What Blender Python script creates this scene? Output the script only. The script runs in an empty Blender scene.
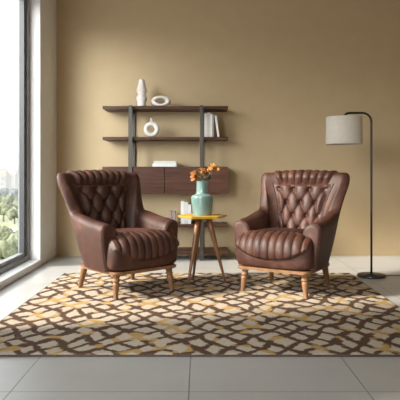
import bpy, bmesh, math, random
from mathutils import Vector, Matrix, noise

PI = math.pi
S = bpy.context.scene
COL = S.collection
random.seed(7)

# ------------------------------------------------------------------ camera
cam_d = bpy.data.cameras.new('camera')
cam_d.lens = 50.04
cam_d.sensor_width = 36
cam_d.sensor_fit = 'HORIZONTAL'
cam_d.shift_y = -0.07
cam_d.clip_end = 3000
cam = bpy.data.objects.new('camera', cam_d)
COL.objects.link(cam)
cam.location = (0, 0, 1.0)
cam.rotation_euler = (PI / 2, 0, 0)
S.camera = cam

# ------------------------------------------------------------------ sky, sun, exposure
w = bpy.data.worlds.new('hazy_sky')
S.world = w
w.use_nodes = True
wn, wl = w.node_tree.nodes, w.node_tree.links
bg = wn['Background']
tc = wn.new('ShaderNodeTexCoord')
sp = wn.new('ShaderNodeSeparateXYZ')
rp = wn.new('ShaderNodeValToRGB')
rp.color_ramp.elements[0].position = 0.0
rp.color_ramp.elements[0].color = (0.90, 0.91, 0.90, 1)
rp.color_ramp.elements[1].position = 0.6
rp.color_ramp.elements[1].color = (0.90, 0.96, 1.0, 1)
wl.new(tc.outputs['Generated'], sp.inputs[0])
wl.new(sp.outputs['Z'], rp.inputs[0])
# broad unseen sky glow, added low behind left to brighten the back wall
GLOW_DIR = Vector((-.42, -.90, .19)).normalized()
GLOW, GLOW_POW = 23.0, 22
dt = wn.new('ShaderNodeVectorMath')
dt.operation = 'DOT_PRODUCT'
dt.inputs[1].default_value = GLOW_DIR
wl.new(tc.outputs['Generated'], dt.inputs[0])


def wmath(op, a, b):
    x = wn.new('ShaderNodeMath')
    x.operation = op
    for i, v in enumerate((a, b)):
        if isinstance(v, (int, float)):
            x.inputs[i].default_value = v
        else:
            wl.new(v, x.inputs[i])
    return x.outputs[0]


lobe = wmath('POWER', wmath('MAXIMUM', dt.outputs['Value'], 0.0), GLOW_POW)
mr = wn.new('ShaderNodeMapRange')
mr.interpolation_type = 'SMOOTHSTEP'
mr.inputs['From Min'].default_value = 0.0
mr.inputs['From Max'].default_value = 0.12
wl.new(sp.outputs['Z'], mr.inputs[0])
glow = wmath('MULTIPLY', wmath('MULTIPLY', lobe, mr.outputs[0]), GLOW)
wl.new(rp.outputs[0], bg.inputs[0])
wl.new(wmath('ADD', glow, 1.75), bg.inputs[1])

sun_d = bpy.data.lights.new('sun', 'SUN')
sun_d.energy = 7.5
sun_d.angle = math.radians(9)
sun_d.color = (1.0, 0.93, 0.82)
sun = bpy.data.objects.new('sun', sun_d)
COL.objects.link(sun)
sun.rotation_euler = Vector((1, 0.25, -0.60)).to_track_quat('-Z', 'Y').to_euler()
sun.location = (-12, 4, 9)

S.view_settings.view_transform = 'Standard'
S.view_settings.look = 'None'
S.view_settings.gamma = 1
S.view_settings.use_curve_mapping = False
S.view_settings.exposure = 0.6
S.cycles.diffuse_bounces = 6
S.cycles.transparent_max_bounces = 16
S.cycles.caustics_reflective = False
S.cycles.caustics_refractive = False
S.cycles.sample_clamp_indirect = 6


# ------------------------------------------------------------------ material helpers
def new_mat(name, col=(.5, .5, .5), rough=.5, **kw):
    m = bpy.data.materials.new(name)
    m.use_nodes = True
    b = m.node_tree.nodes['Principled BSDF']
    b.inputs['Base Color'].default_value = (*col, 1)
    b.inputs['Roughness'].default_value = rough
    for k, v in kw.items():
        b.inputs[k.replace('_', ' ')].default_value = v
    return m, m.node_tree.nodes, m.node_tree.links, b


def nd(n, typ, **kw):
    x = n.new(typ)
    for k, v in kw.items():
        setattr(x, k, v)
    return x


def math_n(n, l, op, a, b=None, c=None):
    x = n.new('ShaderNodeMath')
    x.operation = op
    for i, v in enumerate((a, b, c)):
        if v is None:
            continue
        if isinstance(v, (int, float)):
            x.inputs[i].default_value = v
        else:
            l.new(v, x.inputs[i])
    return x.outputs[0]


def noise_n(n, l, vec, scale, detail=3, rough=.5):
    x = n.new('ShaderNodeTexNoise')
    x.inputs['Scale'].default_value = scale
    x.inputs['Detail'].default_value = detail
    x.inputs['Roughness'].default_value = rough
    if vec is not None:
        l.new(vec, x.inputs['Vector'])
    return x


def ramp_n(n, l, fac, stops):
    x = n.new('ShaderNodeValToRGB')
    e = x.color_ramp.elements
    e[0].position, e[0].color = stops[0][0], (*stops[0][1], 1)
    e[1].position, e[1].color = stops[-1][0], (*stops[-1][1], 1)
    for p, c in stops[1:-1]:
        k = e.new(p)
        k.color = (*c, 1)
    l.new(fac, x.inputs[0])
    return x.outputs[0]


def bump_n(n, l, b, height, strength, dist=.01):
    x = n.new('ShaderNodeBump')
    x.inputs['Strength'].default_value = strength
    x.inputs['Distance'].default_value = dist
    l.new(height, x.inputs['Height'])
    l.new(x.outputs[0], b.inputs['Normal'])


def coords(n, l, scale=None):
    t = n.new('ShaderNodeTexCoord')
    if scale is None:
        return t.outputs['Object']
    m = n.new('ShaderNodeMapping')
    m.inputs['Scale'].default_value = scale
    l.new(t.outputs['Object'], m.inputs[0])
    return m.outputs[0]


def simple(name, c1, c2, scale, rough, bump=0, stretch=None, detail=3, **kw):
    m, n, l, b = new_mat(name, c1, rough, **kw)
    v = coords(n, l, stretch)
    t = noise_n(n, l, v, scale, detail)
    l.new(ramp_n(n, l, t.outputs['Fac'], [(.3, c1), (.7, c2)]), b.inputs['Base Color'])
    if bump:
        bump_n(n, l, b, t.outputs['Fac'], bump)
    return m


# ------------------------------------------------------------------ materials
M = {}
M['ochre_wall'] = simple('ochre_paint', (.505, .382, .228), (.53, .405, .243), 6, .85, .05)
M['white_wall'] = simple('white_plaster', (.70, .68, .655), (.74, .72, .695), 8, .8, .05)
M['white_trim'] = simple('white_sill_paint', (.80, .79, .77), (.83, .82, .80), 5, .45)
M['ceiling'] = simple('ceiling_paint', (.40, .37, .33), (.43, .40, .36), 5, .9)
M['frame'] = simple('grey_window_frame', (.16, .16, .165), (.19, .19, .195), 9, .4)
M['black_metal'] = simple('black_metal', (.010, .010, .010), (.016, .015, .014), 20, .38)
M['steel'] = simple('grey_steel', (.060, .053, .046), (.080, .071, .062), 12, .42, stretch=(1, 1, .1), Metallic=.4)
M['ceramic'] = simple('white_ceramic', (.66, .61, .57), (.72, .67, .63), 30, .55, .12)
M['paper'] = simple('book_pages', (.78, .76, .72), (.84, .82, .78), 60, .8, stretch=(1, 1, 6))
M['cover_white'] = simple('white_cover', (.80, .79, .77), (.85, .84, .82), 20, .5)
M['cover_grey'] = simple('grey_cover', (.42, .41, .40), (.48, .47, .46), 20, .5)
M['cover_pale'] = simple('pale_grey_cover', (.68, .67, .66), (.74, .73, .72), 20, .5)
M['cover_taupe'] = simple('taupe_cover', (.36, .27, .24), (.42, .33, .29), 20, .6)
M['mustard'] = simple('mustard_paint', (.50, .29, .03), (.57, .34, .05), 14, .38)
M['tan_wood'] = simple('honey_wood', (.165, .078, .033), (.24, .117, .052), 9, .42, .05, stretch=(4, 4, .7))
M['leg_wood'] = simple('brown_wood', (.15, .060, .022), (.23, .10, .040), 9, .42, .05, stretch=(4, 4, .7))
M['orange_petal'] = simple('orange_petal', (.46, .18, .025), (.60, .29, .07), 60, .7)
M['brown_leaf'] = simple('brown_leaf', (.14, .055, .015), (.26, .11, .03), 60, .7)
M['rust_leaf'] = simple('rust_leaf', (.26, .09, .018), (.40, .16, .035), 60, .7)
M['olive_leaf'] = simple('olive_leaf', (.040, .036, .02), (.075, .06, .032), 60, .7)
M['stem'] = simple('dry_stem', (.12, .08, .03), (.18, .12, .05), 60, .8)


def leather():
    m, n, l, b = new_mat('brown_leather', (.1, .04, .03), .38)
    v = coords(n, l)
    big = noise_n(n, l, v, 7, 6, .65)
    col = ramp_n(n, l, big.outputs['Fac'], [(.28, (.031, .0108, .0064)), (.52, (.059, .0212, .0130)), (.80, (.145, .060, .039))])
    l.new(col, b.inputs['Base Color'])
    vo = n.new('ShaderNodeTexVoronoi')
    vo.inputs['Scale'].default_value = 260
    l.new(v, vo.inputs['Vector'])
    cr = noise_n(n, l, v, 28, 5, .6)
    h = math_n(n, l, 'ADD', math_n(n, l, 'MULTIPLY', vo.outputs['Distance'], .25), cr.outputs['Fac'])
    bump_n(n, l, b, h, .35, .006)
    r = n.new('ShaderNodeMapRange')
    r.inputs['To Min'].default_value = .42
    r.inputs['To Max'].default_value = .62
    l.new(big.outputs['Fac'], r.inputs[0])
    l.new(r.outputs[0], b.inputs['Roughness'])
    b.inputs['Specular IOR Level'].default_value = .38
    return m


M['leather'] = leather()
M['button'] = simple('dark_leather_button', (.040, .016, .011), (.06, .024, .017), 40, .45)


def walnut():
    m, n, l, b = new_mat('walnut_veneer', (.1, .05, .03), .45)
    v = coords(n, l, (.9, 4, 14))
    a = noise_n(n, l, v, 3.2, 6, .62)
    a.inputs['Distortion'].default_value = .5
    l.new(ramp_n(n, l, a.outputs['Fac'], [(.25, (.034, .0125, .0070)), (.5, (.070, .0265, .0155)), (.75, (.112, .046, .028))]), b.inputs['Base Color'])
    b.inputs['Specular IOR Level'].default_value = .3
    bump_n(n, l, b, a.outputs['Fac'], .08, .004)
    return m


M['walnut'] = walnut()


def tile_floor():
    m, n, l, b = new_mat('grey_floor_tile', (.5, .5, .5), .34)
    v = coords(n, l)
    s = n.new('ShaderNodeSeparateXYZ')
    l.new(v, s.inputs[0])
    T = 0.812

    def grout(o, off):
        f = math_n(n, l, 'FRACT', math_n(n, l, 'DIVIDE', math_n(n, l, 'SUBTRACT', o, off), T))
        d = math_n(n, l, 'MINIMUM', f, math_n(n, l, 'SUBTRACT', 1.0, f))
        return math_n(n, l, 'MULTIPLY', d, T)
    d = math_n(n, l, 'MINIMUM', grout(s.outputs['X'], -0.05), grout(s.outputs['Y'], 2.53))
    mask = n.new('ShaderNodeMapRange')
    mask.inputs['From Min'].default_value = .0015
    mask.inputs['From Max'].default_value = .0035
    l.new(d, mask.inputs[0])
    t1 = noise_n(n, l, v, 1.7, 5, .6)
    t2 = noise_n(n, l, v, 40, 4, .6)
    mixf = math_n(n, l, 'ADD', math_n(n, l, 'MULTIPLY', t1.outputs['Fac'], .7), math_n(n, l, 'MULTIPLY', t2.outputs['Fac'], .3))
    col = ramp_n(n, l, mixf, [(.3, (.375, .366, .352)), (.7, (.440, .430, .416))])
    mx = n.new('ShaderNodeMix')
    mx.data_type = 'RGBA'
    l.new(mask.outputs[0], mx.inputs['Factor'])
    mx.inputs['A'].default_value = (.13, .125, .12, 1)
    l.new(col, mx.inputs['B'])
    l.new(mx.outputs['Result'], b.inputs['Base Color'])
    bump_n(n, l, b, mask.outputs[0], .5, .002)
    return m


M['tile'] = tile_floor()


def rug_mat():
    m, n, l, b = new_mat('trellis_pile', (.5, .4, .3), .95)
    b.inputs['Specular IOR Level'].default_value = .1
    v = coords(n, l)
    # domain warp for the hand-knotted wobble
    w1 = noise_n(n, l, v, 3.1, 2, .5)
    w2 = noise_n(n, l, v, 34, 4, .65)
    va = nd(n, 'ShaderNodeVectorMath', operation='SUBTRACT')
    l.new(w1.outputs['Color'], va.inputs[0])
    va.inputs[1].default_value = (.5, .5, .5)
    vb = nd(n, 'ShaderNodeVectorMath', operation='MULTIPLY_ADD')
    l.new(va.outputs[0], vb.inputs[0])
    vb.inputs[1].default_value = (.19, .24, 0)
    l.new(v, vb.inputs[2])
    vc = nd(n, 'ShaderNodeVectorMath', operation='SUBTRACT')
    l.new(w2.outputs['Color'], vc.inputs[0])
    vc.inputs[1].default_value = (.5, .5, .5)
    vd = nd(n, 'ShaderNodeVectorMath', operation='MULTIPLY_ADD')
    l.new(vc.outputs[0], vd.inputs[0])
    vd.inputs[1].default_value = (.042, .055, 0)
    l.new(vb.outputs[0], vd.inputs[2])
    s = n.new('ShaderNodeSeparateXYZ')
    l.new(vd.outputs[0], s.inputs[0])
    x = math_n(n, l, 'DIVIDE', s.outputs['X'], .172)
    y = math_n(n, l, 'DIVIDE', s.outputs['Y'], .215)

    def edge(o):
        f = math_n(n, l, 'FRACT', o)
        return math_n(n, l, 'MINIMUM', f, math_n(n, l, 'SUBTRACT', 1.0, f))
    d1 = edge(math_n(n, l, 'ADD', x, y))
    d2 = edge(math_n(n, l, 'SUBTRACT', x, y))
    d = math_n(n, l, 'SMOOTH_MIN', d1, d2, .10)
    line = n.new('ShaderNodeMapRange')
    line.inputs['From Min'].default_value = .125
    line.inputs['From Max'].default_value = .20
    l.new(d, line.inputs[0])
    pile = noise_n(n, l, v, 190, 3, .7)
    blot = noise_n(n, l, v, 9, 3, .6)
    cream = ramp_n(n, l, pile.outputs['Fac'], [(.25, (.31, .25, .19)), (.75, (.64, .55, .445))])
    brown = ramp_n(n, l, pile.outputs['Fac'], [(.25, (.055, .029, .019)), (.75, (.140, .080, .053))])
    gold = ramp_n(n, l, pile.outputs['Fac'], [(.25, (.33, .20, .065)), (.75, (.55, .36, .15))])
    sel = noise_n(n, l, v, 5.5, 1, .4)
    gs = n.new('ShaderNodeMapRange')
    gs.inputs['From Min'].default_value = .56
    gs.inputs['From Max'].default_value = .60
    l.new(sel.outputs['Fac'], gs.inputs[0])
    m1 = nd(n, 'ShaderNodeMix', data_type='RGBA')
    l.new(gs.outputs[0], m1.inputs['Factor'])
    l.new(brown, m1.inputs['A'])
    l.new(gold, m1.inputs['B'])
    m2 = nd(n, 'ShaderNodeMix', data_type='RGBA')
    l.new(line.outputs[0], m2.inputs['Factor'])
    l.new(m1.outputs['Result'], m2.inputs['A'])
    l.new(cream, m2.inputs['B'])
    l.new(m2.outputs['Result'], b.inputs['Base Color'])
    h = math_n(n, l, 'ADD', math_n(n, l, 'MULTIPLY', pile.outputs['Fac'], .8), math_n(n, l, 'MULTIPLY', line.outputs[0], .5))
    bump_n(n, l, b, h, .8, .008)
    return m


M['rug'] = rug_mat()
M['rug_edge'] = simple('rug_binding', (.05, .032, .024), (.09, .06, .045), 90, .95)


def linen():
    m, n, l, b = new_mat('linen_shade', (.62, .56, .49), .85)
    v = coords(n, l, (1, 1, 6))
    a = noise_n(n, l, v, 55, 3, .6)
    v2 = coords(n, l, (6, 6, 1))
    c = noise_n(n, l, v2, 40, 3, .6)
    f = math_n(n, l, 'MULTIPLY', math_n(n, l, 'ADD', a.outputs['Fac'], c.outputs['Fac']), .5)
    l.new(ramp_n(n, l, f, [(.35, (.50, .45, .39)), (.65, (.68, .62, .55))]), b.inputs['Base Color'])
    bump_n(n, l, b, f, .3, .003)
    return m


M['linen'] = linen()


def mint():
    m, n, l, b = new_mat('mint_glaze', (.25, .45, .4), .22)
    v = coords(n, l)
    a = noise_n(n, l, v, 9, 5, .6)
    l.new(ramp_n(n, l, a.outputs['Fac'], [(.3, (.115, .195, .180)), (.7, (.180, .272, .252))]), b.inputs['Base Color'])
    b.inputs['Coat Weight'].default_value = .4
    return m


M['mint'] = mint()


def glass():
    m = bpy.data.materials.new('window_glass')
    m.use_nodes = True
    n, l = m.node_tree.nodes, m.node_tree.links
    n.remove(n['Principled BSDF'])
    t = n.new('ShaderNodeBsdfTransparent')
    t.inputs[0].default_value = (.97, .98, .98, 1)
    g = n.new('ShaderNodeBsdfGlossy')
    g.inputs['Roughness'].default_value = .02
    f = n.new('ShaderNodeLayerWeight')
    f.inputs[0].default_value = .5
    p = math_n(n, l, 'MULTIPLY_ADD', math_n(n, l, 'POWER', f.outputs['Facing'], 4.0), .12, .02)
    mx = n.new('ShaderNodeMixShader')
    l.new(p, mx.inputs[0])
    l.new(t.outputs[0], mx.inputs[1])
    l.new(g.outputs[0], mx.inputs[2])
    l.new(mx.outputs[0], n['Material Output'].inputs[0])
    return m


M['glass'] = glass()
M['ground'] = simple('park_lawn', (.17, .18, .10), (.23, .235, .145), .12, .95)
M['path'] = simple('pale_path', (.48, .46, .42), (.55, .53, .49), .3, .9)
M['tree_a'] = simple('olive_green_crown', (.075, .087, .047), (.13, .14, .08), .9, .95)
M['tree_b'] = simple('light_green_crown', (.115, .127, .07), (.175, .185, .11), .9, .95)
M['tree_c'] = simple('dark_green_crown', (.075, .085, .085), (.115, .125, .12), .9, .95)
M['bark'] = simple('bark', (.09, .07, .05), (.14, .11, .08), 3, .95)
M['house_a'] = simple('white_render', (.20, .185, .175), (.23, .21, .20), .5, .9)
M['house_b'] = simple('pink_render', (.19, .15, .135), (.22, .175, .155), .5, .9)
M['house_c'] = simple('grey_render', (.15, .147, .147), (.18, .175, .175), .5, .9)
M['roof'] = simple('clay_roof', (.15, .10, .085), (.19, .13, .11), .6, .9)
M['dark_glass'] = simple('dark_house_window', (.07, .075, .085), (.09, .095, .105), .6, .3)


# ------------------------------------------------------------------ geometry helpers
def link_obj(name, me, mat, parent=None):
    o = bpy.data.objects.new(name, me)
    COL.objects.link(o)
    for mm in (mat if isinstance(mat, (list, tuple)) else [mat]):
        me.materials.append(mm)
    if parent is not None:
        o.parent = parent
    return o


def from_bm(name, bm, mat, parent=None, smooth=False, fix=True):
    if fix:
        bmesh.ops.recalc_face_normals(bm, faces=bm.faces)
    me = bpy.data.meshes.new(name)
    bm.to_mesh(me)
    bm.free()
    if smooth:
        me.polygons.foreach_set('use_smooth', [True] * len(me.polygons))
    return link_obj(name, me, mat, parent)


def tag(o, label, cat, group=None, kind=None):
    o['label'] = label
    o['category'] = cat
    if group:
        o['group'] = group
    if kind:
        o['kind'] = kind
    return o


def thing(name, label, cat, loc=(0, 0, 0), rz=0, group=None):
    o = bpy.data.objects.new(name, None)
    COL.objects.link(o)
    o.empty_display_size = .1
    o.location = loc
    o.rotation_euler = (0, 0, rz)
    return tag(o, label, cat, group)


def struct(o):
    o['kind'] = 'structure'
    return o


def copy_tree(o, parent=None):
    c = o.copy()
    COL.objects.link(c)
    if parent is not None:
        c.parent = parent
    for ch in list(o.children):
        copy_tree(ch, c)
    return c


def box_bm(bm, lo, hi, bevel=0, seg=3):
    lo, hi = Vector(lo), Vector(hi)
    r = bmesh.ops.create_cube(bm, size=1)
    vs = r['verts']
    c, d = (lo + hi) / 2, hi - lo
    for v in vs:
        v.co = Vector((v.co.x * d.x, v.co.y * d.y, v.co.z * d.z)) + c
    if bevel:
        es = list({e for v in vs for e in v.link_edges})
        bmesh.ops.bevel(bm, geom=es, offset=bevel, segments=seg, profile=.5, affect='EDGES')


def box(name, lo, hi, mat, parent=None, bevel=0, seg=3):
    bm = bmesh.new()
    box_bm(bm, lo, hi, bevel, seg)
    o = from_bm(name, bm, mat, parent, smooth=False)
    if bevel:
        for p in o.data.polygons:
            p.use_smooth = max(abs(c) for c in p.normal) < .999
    return o


def grid_bm(bm, rows, close_u=False, close_v=False):
    vs = [[bm.verts.new(p) for p in r] for r in rows]
    nu, nv = len(vs), len(vs[0])
    for i in range(nu if close_u else nu - 1):
        for j in range(nv if close_v else nv - 1):
            a, b, c, d = vs[i][j], vs[(i + 1) % nu][j], vs[(i + 1) % nu][(j + 1) % nv], vs[i][(j + 1) % nv]
            try:
                bm.faces.new((a, b, c, d))
            except ValueError:
                pass
    return vs


def lathe_bm(bm, prof, seg=32, cap=True, M4=None):
    rows = []
    for i in range(seg):
        a = 2 * PI * i / seg
        rows.append([Vector((r * math.cos(a), r * math.sin(a), z)) for r, z in prof])
    if M4 is not None:
        rows = [[M4 @ p for p in r] for r in rows]
    vs = grid_bm(bm, rows, close_u=True)
    if cap:
        for k in (0, -1):
            if prof[k][0] > 1e-5:
                try:
                    bm.faces.new([vs[i][k] for i in range(seg)])
                except ValueError:
                    pass
    bmesh.ops.remove_doubles(bm, verts=bm.verts, dist=1e-6)


def lathe(name, prof, mat, parent=None, seg=32, M4=None):
    bm = bmesh.new()
    lathe_bm(bm, prof, seg, True, M4)
    o = from_bm(name, bm, mat, parent, smooth=True)
    return o


def spline(pts, n):
    """Catmull-Rom through pts (tuples of any size)."""
    pts = [Vector(p) for p in pts]
    P = [pts[0] * 2 - pts[1]] + pts + [pts[-1] * 2 - pts[-2]]
    out = []
    for i in range(1, len(P) - 2):
        for k in range(n):
            t = k / n
            a, b, c, d = P[i - 1], P[i], P[i + 1], P[i + 2]
            out.append(.5 * ((2 * b) + (c - a) * t + (2 * a - 5 * b + 4 * c - d) * t * t + (3 * b - a - 3 * c + d) * t ** 3))
    out.append(pts[-1])
    return out


def tube_bm(bm, pts, rad, seg=10, cap=True, closed=False):
    pts = [Vector(p) for p in pts]
    n = len(pts)
    rows = []
    ref = None
    for i, p in enumerate(pts):
        if closed:
            t = (pts[(i + 1) % n] - pts[i - 1]).normalized()
        else:
            t = (pts[min(i + 1, n - 1)] - pts[max(i - 1, 0)]).normalized()
        if ref is None:
            ref = Vector((0, 0, 1)) if abs(t.z) < .9 else Vector((1, 0, 0))
        ref = (ref - t * ref.dot(t)).normalized()
        b = t.cross(ref)
        r = rad[i] if isinstance(rad, (list, tuple)) else rad
        rows.append([p + (ref * math.cos(2 * PI * k / seg) + b * math.sin(2 * PI * k / seg)) * r for k in range(seg)])
    vs = grid_bm(bm, rows, close_u=closed, close_v=True)
    if cap and not closed:
        bm.faces.new(vs[0])
        bm.faces.new(vs[-1])


def tube(name, pts, rad, mat, parent=None, seg=10, closed=False):
    bm = bmesh.new()
    tube_bm(bm, pts, rad, seg, True, closed)
    return from_bm(name, bm, mat, parent, smooth=True)


def sm(a, b, x):
    t = max(0., min(1., (x - a) / (b - a)))
    return t * t * (3 - 2 * t)


# ------------------------------------------------------------------ the room
XW, YB, CEIL = -1.71, 6.635, 3.15          # window wall, back wall, ceiling
XO = -1.928                                 # outer face of the window wall
WY0, WY1, WZ0, WZ1 = 3.22, 5.95, .065, 2.95  # first window's opening
VY0, VY1 = -2.3, 1.75                        # second window, beside the camera
XR, YR = 3.7, -2.6

struct(box('floor', (XO, YR - .2, -.2), (XR + .2, YB + .2, 0), M['tile']))
struct(box('ceiling', (XO, YR - .2, CEIL), (XR + .2, YB + .2, CEIL + .2), M['ceiling']))
struct(box('wall_back', (XO, YB, 0), (XR + .2, YB + .2, CEIL), M['ochre_wall']))
struct(box('wall_right', (XR, YR, 0), (XR + .2, YB, CEIL), M['ochre_wall']))
struct(box('wall_rear', (XO, YR - .2, 0), (XR + .2, YR, CEIL), M['ochre_wall']))
bm = bmesh.new()
box_bm(bm, (XO, WY1, 0), (XW, YB, CEIL))
box_bm(bm, (XO, VY1, 0), (XW, WY0, CEIL))
box_bm(bm, (XO, YR, 0), (XW, VY0, CEIL))
for a, b_ in ((WY0, WY1), (VY0, VY1)):
    box_bm(bm, (XO, a, WZ1), (XW, b_, CEIL))
    box_bm(bm, (XO, a, -.1), (XW - .02, b_, .01))
struct(from_bm('wall_left', bm, M['white_wall']))


def window(name, y0, y1):
    """Sill, fixed frame, sash and pane of one full-height window."""
    xf = -1.82
    W = bpy.data.objects.new(name, None)
    COL.objects.link(W)
    W.location = (xf, (y0 + y1) / 2, WZ0)
    struct(W)

    def put(o):
        o.parent = W
        o.matrix_parent_inverse = Matrix.Translation((-W.location.x, -W.location.y, -W.location.z))
        return o
    put(box('window_sill', (XO, y0, .0), (XW + .012, y1, WZ0), M['white_trim'], bevel=.006))
    fw = .065
    bm = bmesh.new()
    x0, x1 = xf - .10, xf
    box_bm(bm, (x0, y0, WZ0), (x1, y0 + fw, WZ1), .004, 2)
    box_bm(bm, (x0, y1 - fw, WZ0), (x1, y1, WZ1), .004, 2)
    box_bm(bm, (x0, y0 + fw, WZ0), (x1, y1 - fw, WZ0 + .05), .004, 2)
    box_bm(bm, (x0, y0 + fw, WZ1 - fw), (x1, y1 - fw, WZ1), .004, 2)
    put(from_bm('window_frame', bm, M['frame']))
    a, b_, c, d = y0 + fw, y1 - fw, WZ0 + .05, WZ1 - fw
    sw = .055
    x0, x1 = xf - .09, xf - .025
    bm = bmesh.new()
    box_bm(bm, (x0, a, c), (x1, a + sw, d), .004, 2)
    box_bm(bm, (x0, b_ - sw, c), (x1, b_, d), .004, 2)
    box_bm(bm, (x0, a + sw, c), (x1, b_ - sw, c + .035), .004, 2)
    box_bm(bm, (x0, a + sw, d - sw), (x1, b_ - sw, d), .004, 2)
    put(from_bm('sash', bm, M['frame']))
    put(box('gasket', (x0 + .02, b_ - sw - .012, c + .035), (x1 + .003, b_ - sw, d - sw), M['black_metal']))
    put(box('pane', (x0 + .03, a + sw, c + .035), (x0 + .036, b_ - sw, d - sw), M['glass']))
    # daylight portal in the opening
    ld = bpy.data.lights.new('portal', 'AREA')
    ld.shape = 'RECTANGLE'
    ld.size, ld.size_y = (d - c), (b_ - a)
    ld.cycles.is_portal = True
    lo = bpy.data.objects.new('daylight_portal', ld)
    COL.objects.link(lo)
    lo.location = (XO - .02, (y0 + y1) / 2, (WZ0 + WZ1) / 2)
    lo.rotation_euler = (0, -PI / 2, 0)


window('window_1', WY0, WY1)
window('window_2', VY0, VY1)

# ------------------------------------------------------------------ the view outside
GZ = -8.0
struct(box('ground', (-700, 20, GZ - 1), (60, 900, GZ), M['ground']))
struct(box('path', (-120, 84, GZ), (60, 88, GZ + .05), M['path']))


def tree(name, x, y, h, r, mat, label, cat='tree', group=None, trunk=True, seed=0):
    t = thing(name, label, cat, (x, y, GZ), 0, group)
    bm = bmesh.new()
    rnd = random.Random(seed)
    zc = h * .64 if trunk else h * .45
    for k in range(30):
        d = Vector((rnd.gauss(0, 1), rnd.gauss(0, 1), rnd.gauss(0, 1))).normalized() * rnd.uniform(.25, .78)
        rr = r * rnd.uniform(.26, .40)
        off = Vector((d.x * r, d.y * r, zc + d.z * h * (.34 if trunk else .5)))
        off.z = max(off.z, rr * .6)
        res = bmesh.ops.create_icosphere(bm, subdivisions=3, radius=rr)
        for v in res['verts']:
            p = v.co.copy()
            f = 1 + .35 * noise.noise(p * (2.4 / rr) + Vector((k * 7.1, seed, 0))) + .30 * noise.noise(p * (6 / rr) + Vector((seed, k, 3)))
            v.co = p * f + off
    from_bm('crown', bm, mat, t, smooth=True, fix=False)
    if trunk:
        lathe('trunk', [(r * .10, 0), (r * .07, h * .3), (r * .05, h * .6)], M['bark'], t, 8)
    return t


def house(x, y, wx, wy, h, mat, label, floors, roof=False, group=None):
    t = thing('apartment_building', label, 'building', (x, y, GZ), 0, group)
    box('wall', (-wx / 2, -wy / 2, 0), (wx / 2, wy / 2, h), mat, t)
    if roof:
        bm = bmesh.new()
        a = [bm.verts.new(p) for p in ((-wx / 2 - .5, -wy / 2 - .5, h), (wx / 2 + .5, -wy / 2 - .5, h), (wx / 2 + .5, wy / 2 + .5, h), (-wx / 2 - .5, wy / 2 + .5, h))]
        r1, r2 = bm.verts.new((-wx / 4, 0, h + 3)), bm.verts.new((wx / 4, 0, h + 3))
        for f in ((a[0], a[1], r2, r1), (a[2], a[3], r1, r2), (a[1], a[2], r2), (a[3], a[0], r1), (a[3], a[2], a[1], a[0])):
            bm.faces.new(f)
        from_bm('roof', bm, M['roof'], t)
    else:
        box('roof', (-wx / 2 - .3, -wy / 2 - .3, h), (wx / 2 + .3, wy / 2 + .3, h + .6), M['house_c'], t)
    cols = max(2, int(wx / 2.4))
    for f in range(floors):
        for c in range(cols):
            xx = -wx / 2 + (c + .5) * wx / cols
            zz = (f + .35) * h / floors
            box('window', (xx - .6, -wy / 2 - .12, zz), (xx + .6, -wy / 2 + .1, zz + h / floors * .5), M['dark_glass'], t)


def along(px, y):
    """Where the sight line towards the window's column px meets depth y."""
    return (px - 199.5) / 556 * y


TREES = [
    (3, 58, 2.0, 1.5, 'tree_b', False, 'pale green bush lowest in the window view'),
    (15, 62, 2.1, 1.4, 'tree_b', False, 'pale green bush low beside the window sash'),
    (9, 69, 1.5, 1.5, 'tree_a', False, 'olive green bush between two pale ones, low in the window view'),
    (21, 72, 1.5, 1.4, 'tree_b', False, 'pale green bush half hidden by the window sash'),
    (1, 76, 1.5, 1.5, 'tree_b', False, 'pale green bush just below the path, far from the sash'),
    (-20, 66, 2.0, 1.4, 'tree_b', False, 'pale green bush cut off by the edge of the picture'),
    (14, 96, 2.7, 1.52, 'tree_a', True, 'small olive green tree just above the path, near the sash'),
    (3, 101, 3.6, 1.84, 'tree_b', True, 'light green tree just above the path, far from the sash'),
    (20, 112, 3.9, 1.92, 'tree_a', True, 'olive green tree half hidden by the window sash'),
    (9, 121, 4.0, 2.00, 'tree_a', True, 'olive green tree in the middle of the window view'),
    (-4, 126, 4.2, 2.16, 'tree_a', True, 'olive green tree cut off by the edge of the picture'),
    (14, 146, 4.6, 2.08, 'tree_c', True, 'dark bluish green tree in front of the skyline, near the sash'),
    (4, 160, 4.4, 2.24, 'tree_c', True, 'dark bluish green tree in front of the skyline, far from the sash'),
    (23, 165, 4.4, 2.24, 'tree_c', True, 'dark bluish green tree hidden mostly by the window sash'),
]
for i, (px, y, h, r, mt, tr, lab) in enumerate(TREES):
    tree('tree' if tr else 'bush', along(px, y), y, h, r, M[mt], lab, 'tree' if tr else 'bush', 'trees in the park outside' if tr else 'bushes in the park outside', tr, i)
HOUSES = [
    (2, 250, 5.5, 8, 7.0, 'house_a', 3, True, 'white building with a clay roof, nearest on the skyline'),
    (12, 285, 5.0, 8, 7.5, 'house_b', 3, True, 'pinkish building with a clay roof in the middle of the skyline'),
    (19, 310, 5.5, 8, 9.0, 'house_a', 4, False, 'white flat-roofed building beside the window sash'),
    (6, 350, 6.5, 9, 11.0, 'house_c', 4, False, 'grey flat-roofed building rising behind the nearest white one'),
    (-6, 290, 9.0, 9, 10, 'house_b', 4, False, 'pinkish flat-roofed building cut off by the picture edge'),
    (15, 420, 9.0, 9, 13.5, 'house_b', 5, False, 'tall pinkish block farthest off on the skyline'),
    (0, 440, 10.0, 9, 14.0, 'house_a', 5, False, 'tall white block farthest off, away from the sash'),
    (24, 380, 10.0, 9, 11.0, 'house_c', 4, False, 'grey flat-roofed building hidden mostly by the window sash'),
]
for (px, y, wx, wy, h, mt, fl, rf, lab) in HOUSES:
    house(along(px, y), y, wx, wy, h, M[mt], lab, fl, rf, 'buildings on the skyline')

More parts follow.
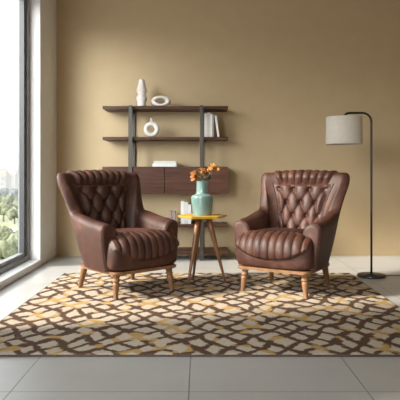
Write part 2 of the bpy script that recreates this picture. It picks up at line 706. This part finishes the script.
# the park and the city go on beyond the edge of the picture
for i in range(12):
    y = 62 + 9.5 * i
    tree('tree', -(.46 + .11 * (i * 7 % 5)) * y, y, 3.6 + .12 * i, 2.0 + .05 * i, M[('tree_a', 'tree_b', 'tree_c')[i % 3]],
         'green park tree farther along, beyond the left edge of the picture', 'tree', 'park trees beyond the edge of the picture', True, 40 + i)
for i in range(7):
    y = 260 + 22 * (i * 3 % 7)
    house(-(.44 + .09 * i) * y, y, 9 + i % 3 * 3, 9, 8 + i % 4 * 2, M[('house_a', 'house_b', 'house_c')[i % 3]],
          'apartment building farther along the skyline, beyond the left edge of the picture', 3 + i % 3, i % 2 == 0, 'buildings beyond the edge of the picture')

hz = bpy.data.materials.new('city_haze')
hz.use_nodes = True
hn = hz.node_tree.nodes
hn.remove(hn['Principled BSDF'])
vs_ = hn.new('ShaderNodeVolumeScatter')
vs_.inputs['Density'].default_value = .0022
vs_.inputs['Color'].default_value = (.92, .95, 1, 1)
hz.node_tree.links.new(vs_.outputs[0], hn['Material Output'].inputs['Volume'])
o = box('haze', (-690, 92, GZ + .06), (50, 600, 70), hz)
o['kind'] = 'structure'

# ------------------------------------------------------------------ rug
RX0, RX1, RY0, RY1, RZ = -1.33, 1.465, 3.005, 5.45, .014
rug = thing('area_rug', 'large cream, brown and mustard trellis pattern rug under both armchairs', 'rug', ((RX0 + RX1) / 2, RY0, 0))
hw, dp = (RX1 - RX0) / 2, RY1 - RY0
box('pile', (-hw + .008, .008, .002), (hw - .008, dp - .008, RZ), M['rug'], rug, .004, 2)
bm = bmesh.new()
box_bm(bm, (-hw, 0, 0), (hw, .010, .011), .003, 2)
box_bm(bm, (-hw, dp - .010, 0), (hw, dp, .011), .003, 2)
box_bm(bm, (-hw, .010, 0), (-hw + .010, dp - .010, .011), .003, 2)
box_bm(bm, (hw - .010, .010, 0), (hw, dp - .010, .011), .003, 2)
from_bm('binding', bm, M['rug_edge'], rug)

# ------------------------------------------------------------------ armchair
A_, YF, YBK, RC = .265, -.24, .235, .165      # half width, arm front, back, corner radius (centre line at the rail)
ZB = .208
L1 = (YBK - RC) - YF
L2 = RC * PI / 2
L3 = A_ - RC
LT = L1 + L2 + L3                              # half the path: arm front .. middle of the back


def plan(s):
    """Point and outward normal of the upholstery's centre line; s runs 0 (left arm front) .. 2*LT."""
    flip = s > LT
    q = 2 * LT - s if flip else s
    if q < L1:
        x, y, nx, ny = -A_, YF + q, -1, 0
    elif q < L1 + L2:
        a = (q - L1) / RC
        x, y = -A_ + RC - RC * math.cos(a), YBK - RC + RC * math.sin(a)
        nx, ny = -math.cos(a), math.sin(a)
    else:
        x, y, nx, ny = -A_ + RC + (q - L1 - L2), YBK, 0, 1
    if flip:
        x, nx = -x, -nx
    return x, y, nx, ny, q


S_WING = .33


def top_z(q):
    z = .580 + .012 * sm(0, .08, q) + .05 * sm(.08, .34, q)
    return z + .338 * sm(S_WING - .005, S_WING + .135, q) + .010 * sm(.48, LT, q)


def thick(q):
    return .150 - .062 * sm(.24, .43, q) + .016 * sm(.48, LT, q)


def shell_pt(s, z, off):
    x, y, nx, ny, q = plan(s)
    k = z - ZB
    b = sm(-.20, .10, y)
    lean = .31 * k - .07 * k * k
    flare = 1 + .40 * k + 2.0 * max(0, k - .36) ** 2
    x += math.copysign(1, x) * .078 * sm(.11, .26, LT - q) * max(0, k / .78) ** 2 / flare
    return Vector((x * flare + nx * off, y + b * lean + ny * off, z))


def profile(s, scale=0.0):
    """Outer face up, over the rounded top, inner face down; scale pulls it in (for the arm's front)."""
    q = plan(s)[4]
    th, zt = thick(q) / 2 - scale, top_z(q) - scale
    out = []
    for i in range(10):
        t = i / 10
        z = ZB + t * (zt - th - ZB)
        out.append((th + .008 * math.sin(PI * t), z))
    for i in range(11):
        a = PI * i / 10
        out.append((th * math.cos(a), zt - th + th * math.sin(a)))
    for i in range(1, 9):
        t = i / 8
        out.append((-th, (zt - th) * (1 - t) + .30 * t))
    return out


def shell_part(name, s0, s1, n, parent, cap0=False, cap1=False):
    rows = []
    ss = [s0 + (s1 - s0) * i / n for i in range(n + 1)]
    R = .030

    def cap_rows(s):
        out = []
        for k in range(1, 6):
            a = PI / 2 * k / 5
            d = R * (1 - math.cos(a))
            out.append([shell_pt(s, z, o) + Vector((0, -R * math.sin(a), 0)) for o, z in profile(s, d)])
        return out
    if cap0:
        rows += cap_rows(s0)[::-1]
    for s in ss:
        rows.append([shell_pt(s, z, o) for o, z in profile(s)])
    if cap1:
        rows += cap_rows(s1)
    bm = bmesh.new()
    vs = grid_bm(bm, rows)
    if cap0:
        bm.faces.new(vs[0])
    if cap1:
        bm.faces.new(vs[-1])
    return from_bm(name, bm, M['leather'], parent, smooth=True)


TS, TZ = .110, .114         # tuft column spacing along the path, row spacing
ROWZ = (.826, .712, .598, .484)
S_HALF = .197


def tuft_h(ds, z):
    a = ds / TS + (z - ROWZ[1]) / (2 * TZ)
    b = ds / TS - (z - ROWZ[1]) / (2 * TZ)
    f = (abs(math.sin(PI * a)) * abs(math.sin(PI * b))) ** .5
    e = sm(0, .035, S_HALF - abs(ds)) * sm(0, .03, .885 - z)
    dip = 0
    for k, zr in enumerate(ROWZ):
        for c in ((-.5, .5, -1.5, 1.5) if k % 2 == 0 else (-1, 0, 1)):
            d2 = (1.25 * (ds - c * TS)) ** 2 + (z - zr) ** 2
            dip += math.exp(-d2 / .024 ** 2)
    return (.020 + .024 * f - .026 * dip) * e


def make_armchair(label):
    t = thing('wingback_armchair', label, 'armchair', group='brown leather armchairs')
    lt = M['leather']
    split = S_WING + .02
    arms = [shell_part('armrest', 0, split, 16, t, cap0=True),
            shell_part('armrest', 2 * LT - split, 2 * LT, 16, t, cap1=True)]
    back = shell_part('backrest', split, 2 * LT - split, 96, t)
    # piping round each arm's front and down the wing's edge
    for sgn in (0, 1):
        s = 0 if not sgn else 2 * LT
        pts = [shell_pt(s, z, o * 1.0) + Vector((0, -.012, 0)) for o, z in profile(s, .004)]
        tube('piping', pts, .0035, lt, arms[sgn], 6)
        # seam between wing and tufted back
        ds = -S_HALF if not sgn else S_HALF
        pts = []
        for i in range(14):
            z = .50 + i * (.885 - .50) / 13
            q = plan(LT + ds)[4]
            pts.append(shell_pt(LT + ds, z, -(thick(q) / 2 + .003)))
        tube('piping', pts, .0035, lt, back, 6)
    # deep buttoned back
    rows = []
    NS, NZ = 96, 84
    for i in range(NS + 1):
        ds = -S_HALF + 2 * S_HALF * i / NS
        q = plan(LT + ds)[4]
        r = []
        for j in range(NZ + 1):
            z = .42 + (.885 - .42) * j / NZ
            r.append(shell_pt(LT + ds, z, -(thick(q) / 2 - .003 + tuft_h(ds, z))))
        rows.append(r)
    bm = bmesh.new()
    grid_bm(bm, rows)
    tuft = from_bm('tufted_back', bm, lt, t, smooth=True)
    for k, z in enumerate(ROWZ):
        cols = (-.5, .5) if k % 2 == 0 else (-1, 0, 1)
        for c in cols:
            ds = c * TS
            q = plan(LT + ds)[4]
            p = shell_pt(LT + ds, z, -(thick(q) / 2 - .003))
            p1 = shell_pt(LT + ds, z, -(thick(q) / 2 + .06))
            d = (p1 - p).normalized()
            M4 = Matrix.Translation(p) @ d.to_track_quat('Z', 'Y').to_matrix().to_4x4()
            lathe('button', [(.0, .008), (.005, .007), (.009, .004), (.011, 0), (.009, -.004)], M['button'], tuft, 14, M4)
    # channelled head roll over the top of the back
    rows = []
    NS = 150
    HH = .176
    for i in range(NS + 1):
        ds = -HH + 2 * HH * i / NS
        q = plan(LT + ds)[4]
        th, zt = thick(q) / 2, top_z(q)
        ch = abs(math.sin(PI * (ds + HH) / (2 * HH / 8))) ** .45
        e = sm(0, .02, HH - abs(ds))
        prof = []
        for j in range(13):
            prof.append((-th, .872 + (zt - th - .872) * j / 12, -1, 0))
        for j in range(1, 11):
            a = PI - PI * j / 10
            prof.append((th * math.cos(a), zt - th + th * math.sin(a), math.cos(a), math.sin(a)))
        for j in range(1, 5):
            prof.append((th, zt - th - .05 * j / 4, 1, 0))
        m_ = len(prof)
        r = []
        for j, (o, z, no, nz) in enumerate(prof):
            v = j / (m_ - 1)
            env = min(1, (math.sin(PI * min(1, v * .62 + .02)) * 1.25)) if v < .75 else 1 - sm(.75, 1, v) * .9
            env = min(env, sm(0, .12, v) * 1.0 + .0)
            if v > .75:
                env = 1 - sm(.7, 1, v)
            h = (.026 * env * (.30 + .70 * ch) if True else 0) * e - .003
            r.append(shell_pt(LT + ds, z + nz * h * .8, o + no * h * 1.5))
        rows.append(r)
    bm = bmesh.new()
    grid_bm(bm, rows)
    from_bm('head_roll', bm, lt, t, smooth=True)
    # upholstered seat base
    bm = bmesh.new()
    NX, prf = 60, spline([(-.300, .213), (-.352, .217), (-.372, .25), (-.378, .31), (-.372, .37), (-.345, .425), (-.30, .445), (-.20, .445)], 5)
    rows = []
    for i in range(NX + 1):
        p = -1 + 2 * i / NX
        e = (1 - abs(p) ** 7) ** (1 / 2.6) if abs(p) < 1 else 0
        r = []
        for y, z in prf:
            yy = -.20 + (y + .20) * (.55 + .45 * e) + .028 * p * p * (1 if y < -.25 else 0)
            zz = .330 + (z - .330) * (.62 + .38 * e)
            zz = max(zz, .213)
            r.append(Vector((p * .335, yy, zz)))
        rows.append(r)
    vs = grid_bm(bm, rows)
    bm.faces.new(vs[0])
    bm.faces.new(vs[-1])
    from_bm('seat_base', bm, lt, t, smooth=True)
    # channelled seat cushion with a crescent lower edge
    prf = spline([(-.376, .275), (-.392, .32), (-.396, .365), (-.380, .420), (-.340, .462), (-.27, .485), (-.12, .490), (.05, .482), (.26, .46)], 9)
    nv = len(prf)
    rows = []
    NX = 144
    for i in range(NX + 1):
        p = -1 + 2 * i / NX
        r = []
        v0 = .36 * abs(p) ** 2.6
        for j in range(nv):
            v = v0 + (1 - v0) * j / (nv - 1)
            fi = v * (nv - 1)
            k = min(nv - 2, int(fi))
            P = prf[k].lerp(prf[k + 1], fi - k)
            T = (prf[k + 1] - prf[k]).normalized()
            N = Vector((-T.y, T.x))          # outward (up / forward)
            y, z = P
            wid = .245 + .083 * sm(-.215, -.285, y)
            x = p * wid
            e = sm(0, .10, j / (nv - 1)) * sm(0, .07, 1 - abs(p))
            c = 0
            if abs(p) < .80:
                ph = (p + .80) / 1.60 * 8
                c = abs(math.sin(PI * ph)) ** .45
                depth = .016
            else:
                c, depth = .75 * sm(.8, .86, abs(p)), .016
            h = (.004 + depth * c) * e - .006 * (1 - e)
            edge = abs(p) ** 5
            yy = y - N.x * 0 + (N.x * h) + .036 * p * p * sm(-.2, -.33, y)
            zz = z + N.y * h - .045 * edge * sm(.30, .45, z)
            r.append(Vector((x, yy, zz)))
        rows.append(r)
    bm = bmesh.new()
    grid_bm(bm, rows)
    from_bm('seat_cushion', bm, lt, t, smooth=True)
    # wooden rail and legs
    bm = bmesh.new()
    rl = []
    for cx_, cy_, r_, a0 in ((.313, -.348, .05, -90), (.313, .290, .14, 0), (-.313, .290, .14, 90), (-.313, -.348, .05, 180)):
        for k in range(9):
            a = math.radians(a0 + 90 * k / 8)
            sx_, sy_ = math.copysign(1, cx_), math.copysign(1, cy_)
            rl.append((cx_ - sx_ * r_ + r_ * math.cos(a), cy_ - sy_ * r_ + r_ * math.sin(a)))
    lo_ = [bm.verts.new((x, y, .186)) for x, y in rl]
    hi_ = [bm.verts.new((x, y, .210)) for x, y in rl]
    bot, top_ = bm.faces.new(lo_[::-1]), bm.faces.new(hi_)
    for k in range(len(rl)):
        bm.faces.new((lo_[k], lo_[(k + 1) % len(rl)], hi_[(k + 1) % len(rl)], hi_[k]))
    bmesh.ops.bevel(bm, geom=list(bot.edges) + list(top_.edges), offset=.006, segments=3, profile=.5, affect='EDGES')
    o = from_bm('base_rail', bm, M['tan_wood'], t)
    for sx in (-1, 1):
        prof = spline([(.0225, 0), (.019, .004), (.0205, .05), (.027, .100), (.0285, .112), (.024, .120), (.0235, .126), (.030, .134), (.030, .144), (.024, .151), (.026, .160), (.031, .172), (.032, .188)], 3)
        prof = [(a * 1.0, b) for a, b in prof]
        ax = Vector((-sx * .02, .025, 1))
        sh = Matrix.Identity(4)
        sh[0][2], sh[1][2] = -sx * .10, .12
        M4 = Matrix.Translation((sx * .276, -.302, 0)) @ sh
        lathe('leg', prof, M['tan_wood'], t, 20, M4)
        sh = Matrix.Identity(4)
        sh[0][2], sh[1][2] = -sx * .12, -.22
        M4 = Matrix.Translation((sx * .268, .272, 0)) @ sh
        lathe('leg', [(.015, 0), (.018, .004), (.029, .16), (.030, .19)], M['tan_wood'], t, 16, M4)
    return t


ch1 = make_armchair('brown leather wingback armchair beside the window, facing away from the glass')
ch1.location = (-.643, 4.72, RZ + .001)
ch1.rotation_euler = (0, 0, math.radians(41))
ch2 = copy_tree(ch1)
ch2['label'] = 'brown leather wingback armchair beside the floor lamp, facing the window'
ch2.location = (.745, 4.74, RZ + .001)
ch2.rotation_euler = (0, 0, math.radians(-31))

# ------------------------------------------------------------------ side table
TX, TY, TH = .022, 4.965, .616
tb = thing('side_table', 'small mustard top side table on three splayed brown legs between the armchairs', 'table', (TX, TY, RZ))
bm = bmesh.new()
top = TH - RZ
R_ = .225
n6 = 6
lo_ = [bm.verts.new((R_ * .95 * math.cos(PI / 3 * k + .10), R_ * .95 * math.sin(PI / 3 * k + .10), top - .022)) for k in range(n6)]
hi_ = [bm.verts.new((R_ * math.cos(PI / 3 * k + .10), R_ * math.sin(PI / 3 * k + .10), top)) for k in range(n6)]
bm.faces.new(hi_)
bm.faces.new(lo_[::-1])
for k in range(n6):
    bm.faces.new((lo_[k], lo_[(k + 1) % n6], hi_[(k + 1) % n6], hi_[k]))
bmesh.ops.bevel(bm, geom=list(bm.edges), offset=.004, segments=2, affect='EDGES')
from_bm('table_top', bm, M['mustard'], tb)
lathe('hub', [(.075, top - .040), (.085, top - .034), (.085, top - .0215)], M['leg_wood'], tb, 24)
for ang, rb in ((0, .205), (121, .165), (228, .19)):
    a = math.radians(ang)
    p0 = Vector((math.cos(a) * rb, math.sin(a) * rb, 0))
    p1 = Vector((math.cos(a) * .055, math.sin(a) * .055, top - .030))
    pts = [p0.lerp(p1, k / 6) for k in range(7)]
    bm = bmesh.new()
    tube_bm(bm, pts, [.009, .012, .015, .018, .021, .024, .026], 12)
    for v in bm.verts:
        if v.co.z < .012:
            v.co.z = max(0, v.co.z) if v.co.z > .002 else 0
    from_bm('leg', bm, M['leg_wood'], tb, smooth=True)

# vase
VX, VYY = .020, 4.955
vz = thing('vase', 'mint green glazed bottle vase on the mustard side table', 'vase', (VX, VYY, TH))
pr = spline([(.078, 0), (.084, .004), (.089, .06), (.096, .12), (.099, .155), (.094, .172), (.075, .182), (.058, .192), (.053, .21), (.051, .25), (.0525, .295), (.0535, .302)], 4)
pr = [(a, b) for a, b in pr] + [(.050, .304), (.047, .300), (.046, .25), (.048, .20), (.046, .19), (.0, .188)]
lathe('body', [(0, 0)] + pr, M['mint'], vz, 48)


# dried stems
def leaf_bm(bm, base, direc, up, ln, wd, curl=.25):
    d = Vector(direc).normalized()
    sd = d.cross(Vector(up)).normalized()
    nn = sd.cross(d)
    rows = []
    for i in range(7):
        t = i / 6
        w_ = wd * math.sin(PI * min(1, t * .93 + .05)) ** .8
        c = Vector(base) + d * ln * t - nn * curl * ln * t * t
        rows.append([c - sd * w_ + nn * w_ * .35, c, c + sd * w_ + nn * w_ * .35])
    vs = grid_bm(bm, rows)
    return vs


def flower_stem(label, tip, kind, seed):
    rnd = random.Random(seed)
    t = thing('dried_flower_stem', label, 'dried flowers', (VX, VYY, TH + .196), 0, 'dried stems in the mint vase')
    tip = Vector(tip)
    b0 = Vector((tip.x * .18, tip.y * .18, 0))
    rim = Vector((tip.x * .30, tip.y * .30, .10))
    pts = spline([b0, rim, tip * .62 + rim * .38, tip], 5)
    tube('stem', pts, .0022, M['stem'], t, 6)
    if kind == 'bloom':
        bm = bmesh.new()
        for k in range(40):
            d = Vector((rnd.gauss(0, 1), rnd.gauss(0, 1), rnd.gauss(.5, .8))).normalized()
            q = Vector((rnd.uniform(-.038, .038), rnd.uniform(-.02, .02), rnd.uniform(-.018, .012)))
            leaf_bm(bm, tip + q, d, Vector((rnd.random(), rnd.random(), .3)), rnd.uniform(.024, .040), rnd.uniform(.010, .016), .5)
        from_bm('bloom', bm, M['orange_petal'], t, smooth=True, fix=False)
    else:
        mt = {'brown': 'brown_leaf', 'olive': 'olive_leaf', 'orange': 'rust_leaf'}[kind]
        m_ = len(pts)
        for k in range(6):
            f = .55 + .45 * k / 5
            p = pts[min(m_ - 1, int(f * (m_ - 1)))]
            d = Vector((tip.x * 3 + rnd.uniform(-.4, .4) * .3, rnd.uniform(-.7, .4), rnd.uniform(-.35, .45)))
            bm = bmesh.new()
            leaf_bm(bm, p, d, (rnd.uniform(-.3, .3), -1, .5), rnd.uniform(.042, .062), rnd.uniform(.017, .025), rnd.uniform(-.2, .5))
            from_bm('leaf', bm, M[mt], t, smooth=True, fix=False)
    return t


flower_stem('stem with a large orange bloom at the top of the mint vase', (.038, -.02, .192), 'bloom', 3)
flower_stem('stem with a smaller orange bloom leaning far out over the vase rim', (.100, .02, .226), 'bloom', 5)
flower_stem('dried stem of dark brown round leaves on the window side of the vase', (-.038, .0, .185), 'brown', 8)
flower_stem('dried stem drooping low beside the vase neck with rusty leaves', (-.078, -.01, .150), 'orange', 11)
flower_stem('stem of dark olive leaves under the orange blooms', (.060, -.03, .165), 'olive', 14)
flower_stem('short stem of dark olive leaves in the middle of the vase mouth', (.010, -.03, .165), 'olive', 17)

# ------------------------------------------------------------------ floor lamp
LX, LY = 1.64, 5.32
lm = thing('floor_lamp', 'black arched floor lamp with a cream linen drum shade', 'floor lamp', (LX, LY, 0))
lathe('base', [(0, 0), (.128, 0), (.132, .004), (.132, .018), (.128, .022), (.02, .024), (.012, .03), (.0, .03)], M['black_metal'], lm, 48)
SHX, HT = 1.378 - LX, 1.565
pts = [Vector((0, 0, .02)), Vector((0, 0, .6)), Vector((0, 0, 1.2)), Vector((0, 0, HT - .085))]
for k in range(1, 9):
    a = PI / 2 * k / 8
    pts.append(Vector((-.085 + .085 * math.cos(a), 0, HT - .085 + .085 * math.sin(a))))
pts.append(Vector((SHX + .05, 0, HT)))
for k in range(1, 7):
    a = PI / 2 * k / 6
    pts.append(Vector((SHX + .05 - .05 * math.sin(a), 0, HT - .05 + .05 * math.cos(a))))
pts.append(Vector((SHX, 0, 1.50)))
tube('pole', pts, .0105, M['black_metal'], lm, 14)
z0, z1, r0, r1 = 1.266, 1.527, .170, .166
lathe_p = [(r0, z0), (r0 + .002, z0 + .004), (r1 + .002, z1 - .004), (r1, z1), (r1 - .005, z1), (r0 - .005, z0), (r0, z0)]
bm = bmesh.new()
lathe_bm(bm, lathe_p, 64, False, Matrix.Translation((SHX, 0, 0)))
sh = from_bm('lamp_shade', bm, M['linen'], lm, smooth=False)
for p in sh.data.polygons:
    p.use_smooth = abs(p.normal.z) < .5
bm = bmesh.new()
for k in range(3):
    a = 2 * PI * k / 3
    tube_bm(bm, [Vector((SHX, 0, 1.50)), Vector((SHX + math.cos(a) * .164, math.sin(a) * .164, 1.515))], .003, 6)
from_bm('shade_spider', bm, M['black_metal'], sh)
sock = lathe('socket', [(0, 1.40), (.018, 1.40), (.02, 1.45), (.016, 1.505), (0, 1.505)], M['black_metal'], lm, 16, Matrix.Translation((SHX, 0, 0)))
lathe('bulb', spline([(.001, 1.305), (.02, 1.312), (.03, 1.34), (.024, 1.375), (.013, 1.402)], 4), M['ceramic'], sock, 20, Matrix.Translation((SHX, 0, 0)))
tube('cord', spline([(.12, .01, .006), (.25, .03, .004), (.5, .02, .004), (.85, .14, .004), (1.3, .6, .004), (1.7, 1.25, .004)], 6), .0035, M['black_metal'], lm, 6)

# ------------------------------------------------------------------ wall shelf unit
SX0, SX1 = -1.105, .318
SYF, SYBK = 6.30, YB - .002
su = thing('shelving_unit', 'dark walnut shelving unit with grey steel uprights and a two-door cabinet against the ochre wall', 'shelving unit', ((SX0 + SX1) / 2, SYBK, 0))
ox, oy = (SX0 + SX1) / 2, SYBK


def L(p):
    return (p[0] - ox, p[1] - oy, p[2])


UP = (-.785, .020)
for z in (1.748, 1.398, .405, .105):
    box('shelf', L((SX0, SYF, z - .032)), L((SX1, SYBK, z)), M['walnut'], su, .002, 1)
cab = box('cabinet', L((SX0, SYF + .002, .762)), L((SX1, SYBK, 1.058)), M['walnut'], su, .002, 1)
for a, b_ in ((SX0, -.4015), (-.3985, SX1)):
    d = box('door', L((a + .001, SYF - .018, .757)), L((b_ - .001, SYF, 1.060)), M['walnut'], su, .002, 1)
for ux in UP:
    up = box('upright', L((ux - .022, SYF - .038, 0)), L((ux + .022, SYF - .018, 1.752)), M['steel'], su, .002, 1)
    box('rear_upright', L((ux - .015, SYBK - .03, 0)), L((ux + .015, SYBK, 1.752)), M['steel'], su, .002, 1)
    for z in (1.748, 1.398, .405, .105):
        box('bracket', L((ux - .008, SYF - .02, z - .050)), L((ux + .008, SYBK - .01, z - .031)), M['steel'], su)

ST, SM_, SC, SL = 1.748, 1.398, 1.060, .405
# vases on the shelves
v1 = thing('vase', 'tall white double-waisted vase on the top shelf', 'vase', (-.668, 6.365, ST), 0, 'white ceramic vases')
pr = spline([(.040, 0), (.046, .004), (.052, .05), (.062, .088), (.064, .096), (.058, .108), (.045, .135), (.045, .150), (.060, .178), (.063, .186), (.058, .196), (.046, .225), (.034, .285), (.031, .308)], 4)
lathe('body', [(0, 0)] + list(map(tuple, pr)) + [(.026, .309), (.025, .27), (0, .26)], M['ceramic'], v1, 40)


def ring_vase(label, loc, rx, rz, tube_r, slim, depth, neck=False, rz_rot=0):
    t = thing('ring_vase', label, 'vase', loc, rz_rot, 'white ceramic vases')
    bm = bmesh.new()
    rows = []
    for i in range(56):
        a = 2 * PI * i / 56
        tr = tube_r * (1 - slim * math.sin(a) ** 2)
        c = Vector((math.cos(a) * (rx - tube_r), 0, rz + math.sin(a) * (rz - tube_r * (1 - slim))))
        nrm = Vector((math.cos(a) * 1, 0, math.sin(a)))
        row = []
        for k in range(20):
            b = 2 * PI * k / 20
            row.append(c + nrm * tr * math.cos(b) + Vector((0, depth * math.sin(b), 0)))
        rows.append(row)
    grid_bm(bm, rows, True, True)
    for v in bm.verts:
        if v.co.z < .004:
            v.co.z = max(0, v.co.z)
    from_bm('body', bm, M['ceramic'], t, smooth=True)
    if neck:
        lathe('neck', [(.012, 2 * rz - .016), (.017, 2 * rz - .006), (.0135, 2 * rz + .010), (.0135, 2 * rz + .026), (.018, 2 * rz + .034), (.013, 2 * rz + .034), (.011, 2 * rz)], M['ceramic'], t, 24)
    return t


ring_vase('low oval white ring vase lying beside the tall vase on the top shelf', (-.447, 6.36, ST), .111, .063, .029, .42, .030)
ring_vase('round white ring vase with a short neck on the second shelf', (-.554, 6.36, SM_), .091, .091, .027, 0, .030, True)


def book(label, loc, w_, d_, h_, mat, group, rx=0, ry=0, rz=0):
    """A closed book standing upright: spine to the front (-Y)."""
    t = thing('book', label, 'book', loc, rz, group)
    t.rotation_euler = (rx, ry, rz)
    bm = bmesh.new()
    c = .0025
    box_bm(bm, (-w_ / 2, 0, 0), (-w_ / 2 + c, d_, h_), .0008, 1)
    box_bm(bm, (w_ / 2 - c, 0, 0), (w_ / 2, d_, h_), .0008, 1)
    box_bm(bm, (-w_ / 2, -.003, 0), (w_ / 2, c, h_), .001, 2)
    from_bm('cover', bm, mat, t)
    box('pages', (-w_ / 2 + c, c, .003), (w_ / 2 - c, d_ - .004, h_ - .003), M['paper'], t)
    return t


G = 'books upright on the second shelf'
x = .052
for lab, w_, h_, mt in (('white book beside the steel upright on the second shelf', .034, .272, 'cover_white'),
                        ('pale grey book, second from the upright on the second shelf', .030, .282, 'cover_pale'),
                        ('thin white book between the pale grey book and the leaning one', .022, .264, 'cover_white'),):
    book(lab, (x + w_ / 2, 6.36, SM_), w_, .18, h_, M[mt], G)
    x += w_ + .0015
book('narrow grey book, last upright one before the leaning book', (x + .008, 6.37, SM_), .016, .17, .255, M['cover_grey'], G)
x += .018
book('white book leaning against the upright books on the second shelf', (x + .052, 6.36, SM_ + .0005), .024, .17, .250, M['cover_pale'], G, 0, math.radians(-8), 0)

# the two flat books on the cabinet
G = 'books lying flat on the cabinet'
b1 = book('white book lying flat on the cabinet, bottom of the pair', (-.545 + .0, 6.36, SC + .018), .036, .18, .275, M['cover_white'], G, 0, PI / 2, 0)
b2 = book('pale grey book lying flat on top of another on the cabinet', (-.530, 6.365, SC + .036 + .0155), .030, .17, .255, M['cover_pale'], G, 0, PI / 2, 0)

G = 'books on the low shelf'
x = -.221
for lab, w_, h_, mt in (('tall white book on the low shelf, first from the taupe ones', .038, .262, 'cover_white'),
                        ('tall pale grey book in the middle of three on the low shelf', .042, .255, 'cover_pale'),
                        ('white book on the low shelf nearest the side table leg', .036, .225, 'cover_white')):
    book(lab, (x + w_ / 2, 6.37, SL), w_, .18, h_, M[mt], G)
    x += w_ + .002
book('short taupe book on the low shelf, closest to the armchair', (-.340, 6.37, SL), .030, .14, .150, M['cover_taupe'], G)
book('short taupe book on the low shelf, beside the white books', (-.302, 6.37, SL), .032, .14, .145, M['cover_taupe'], G)
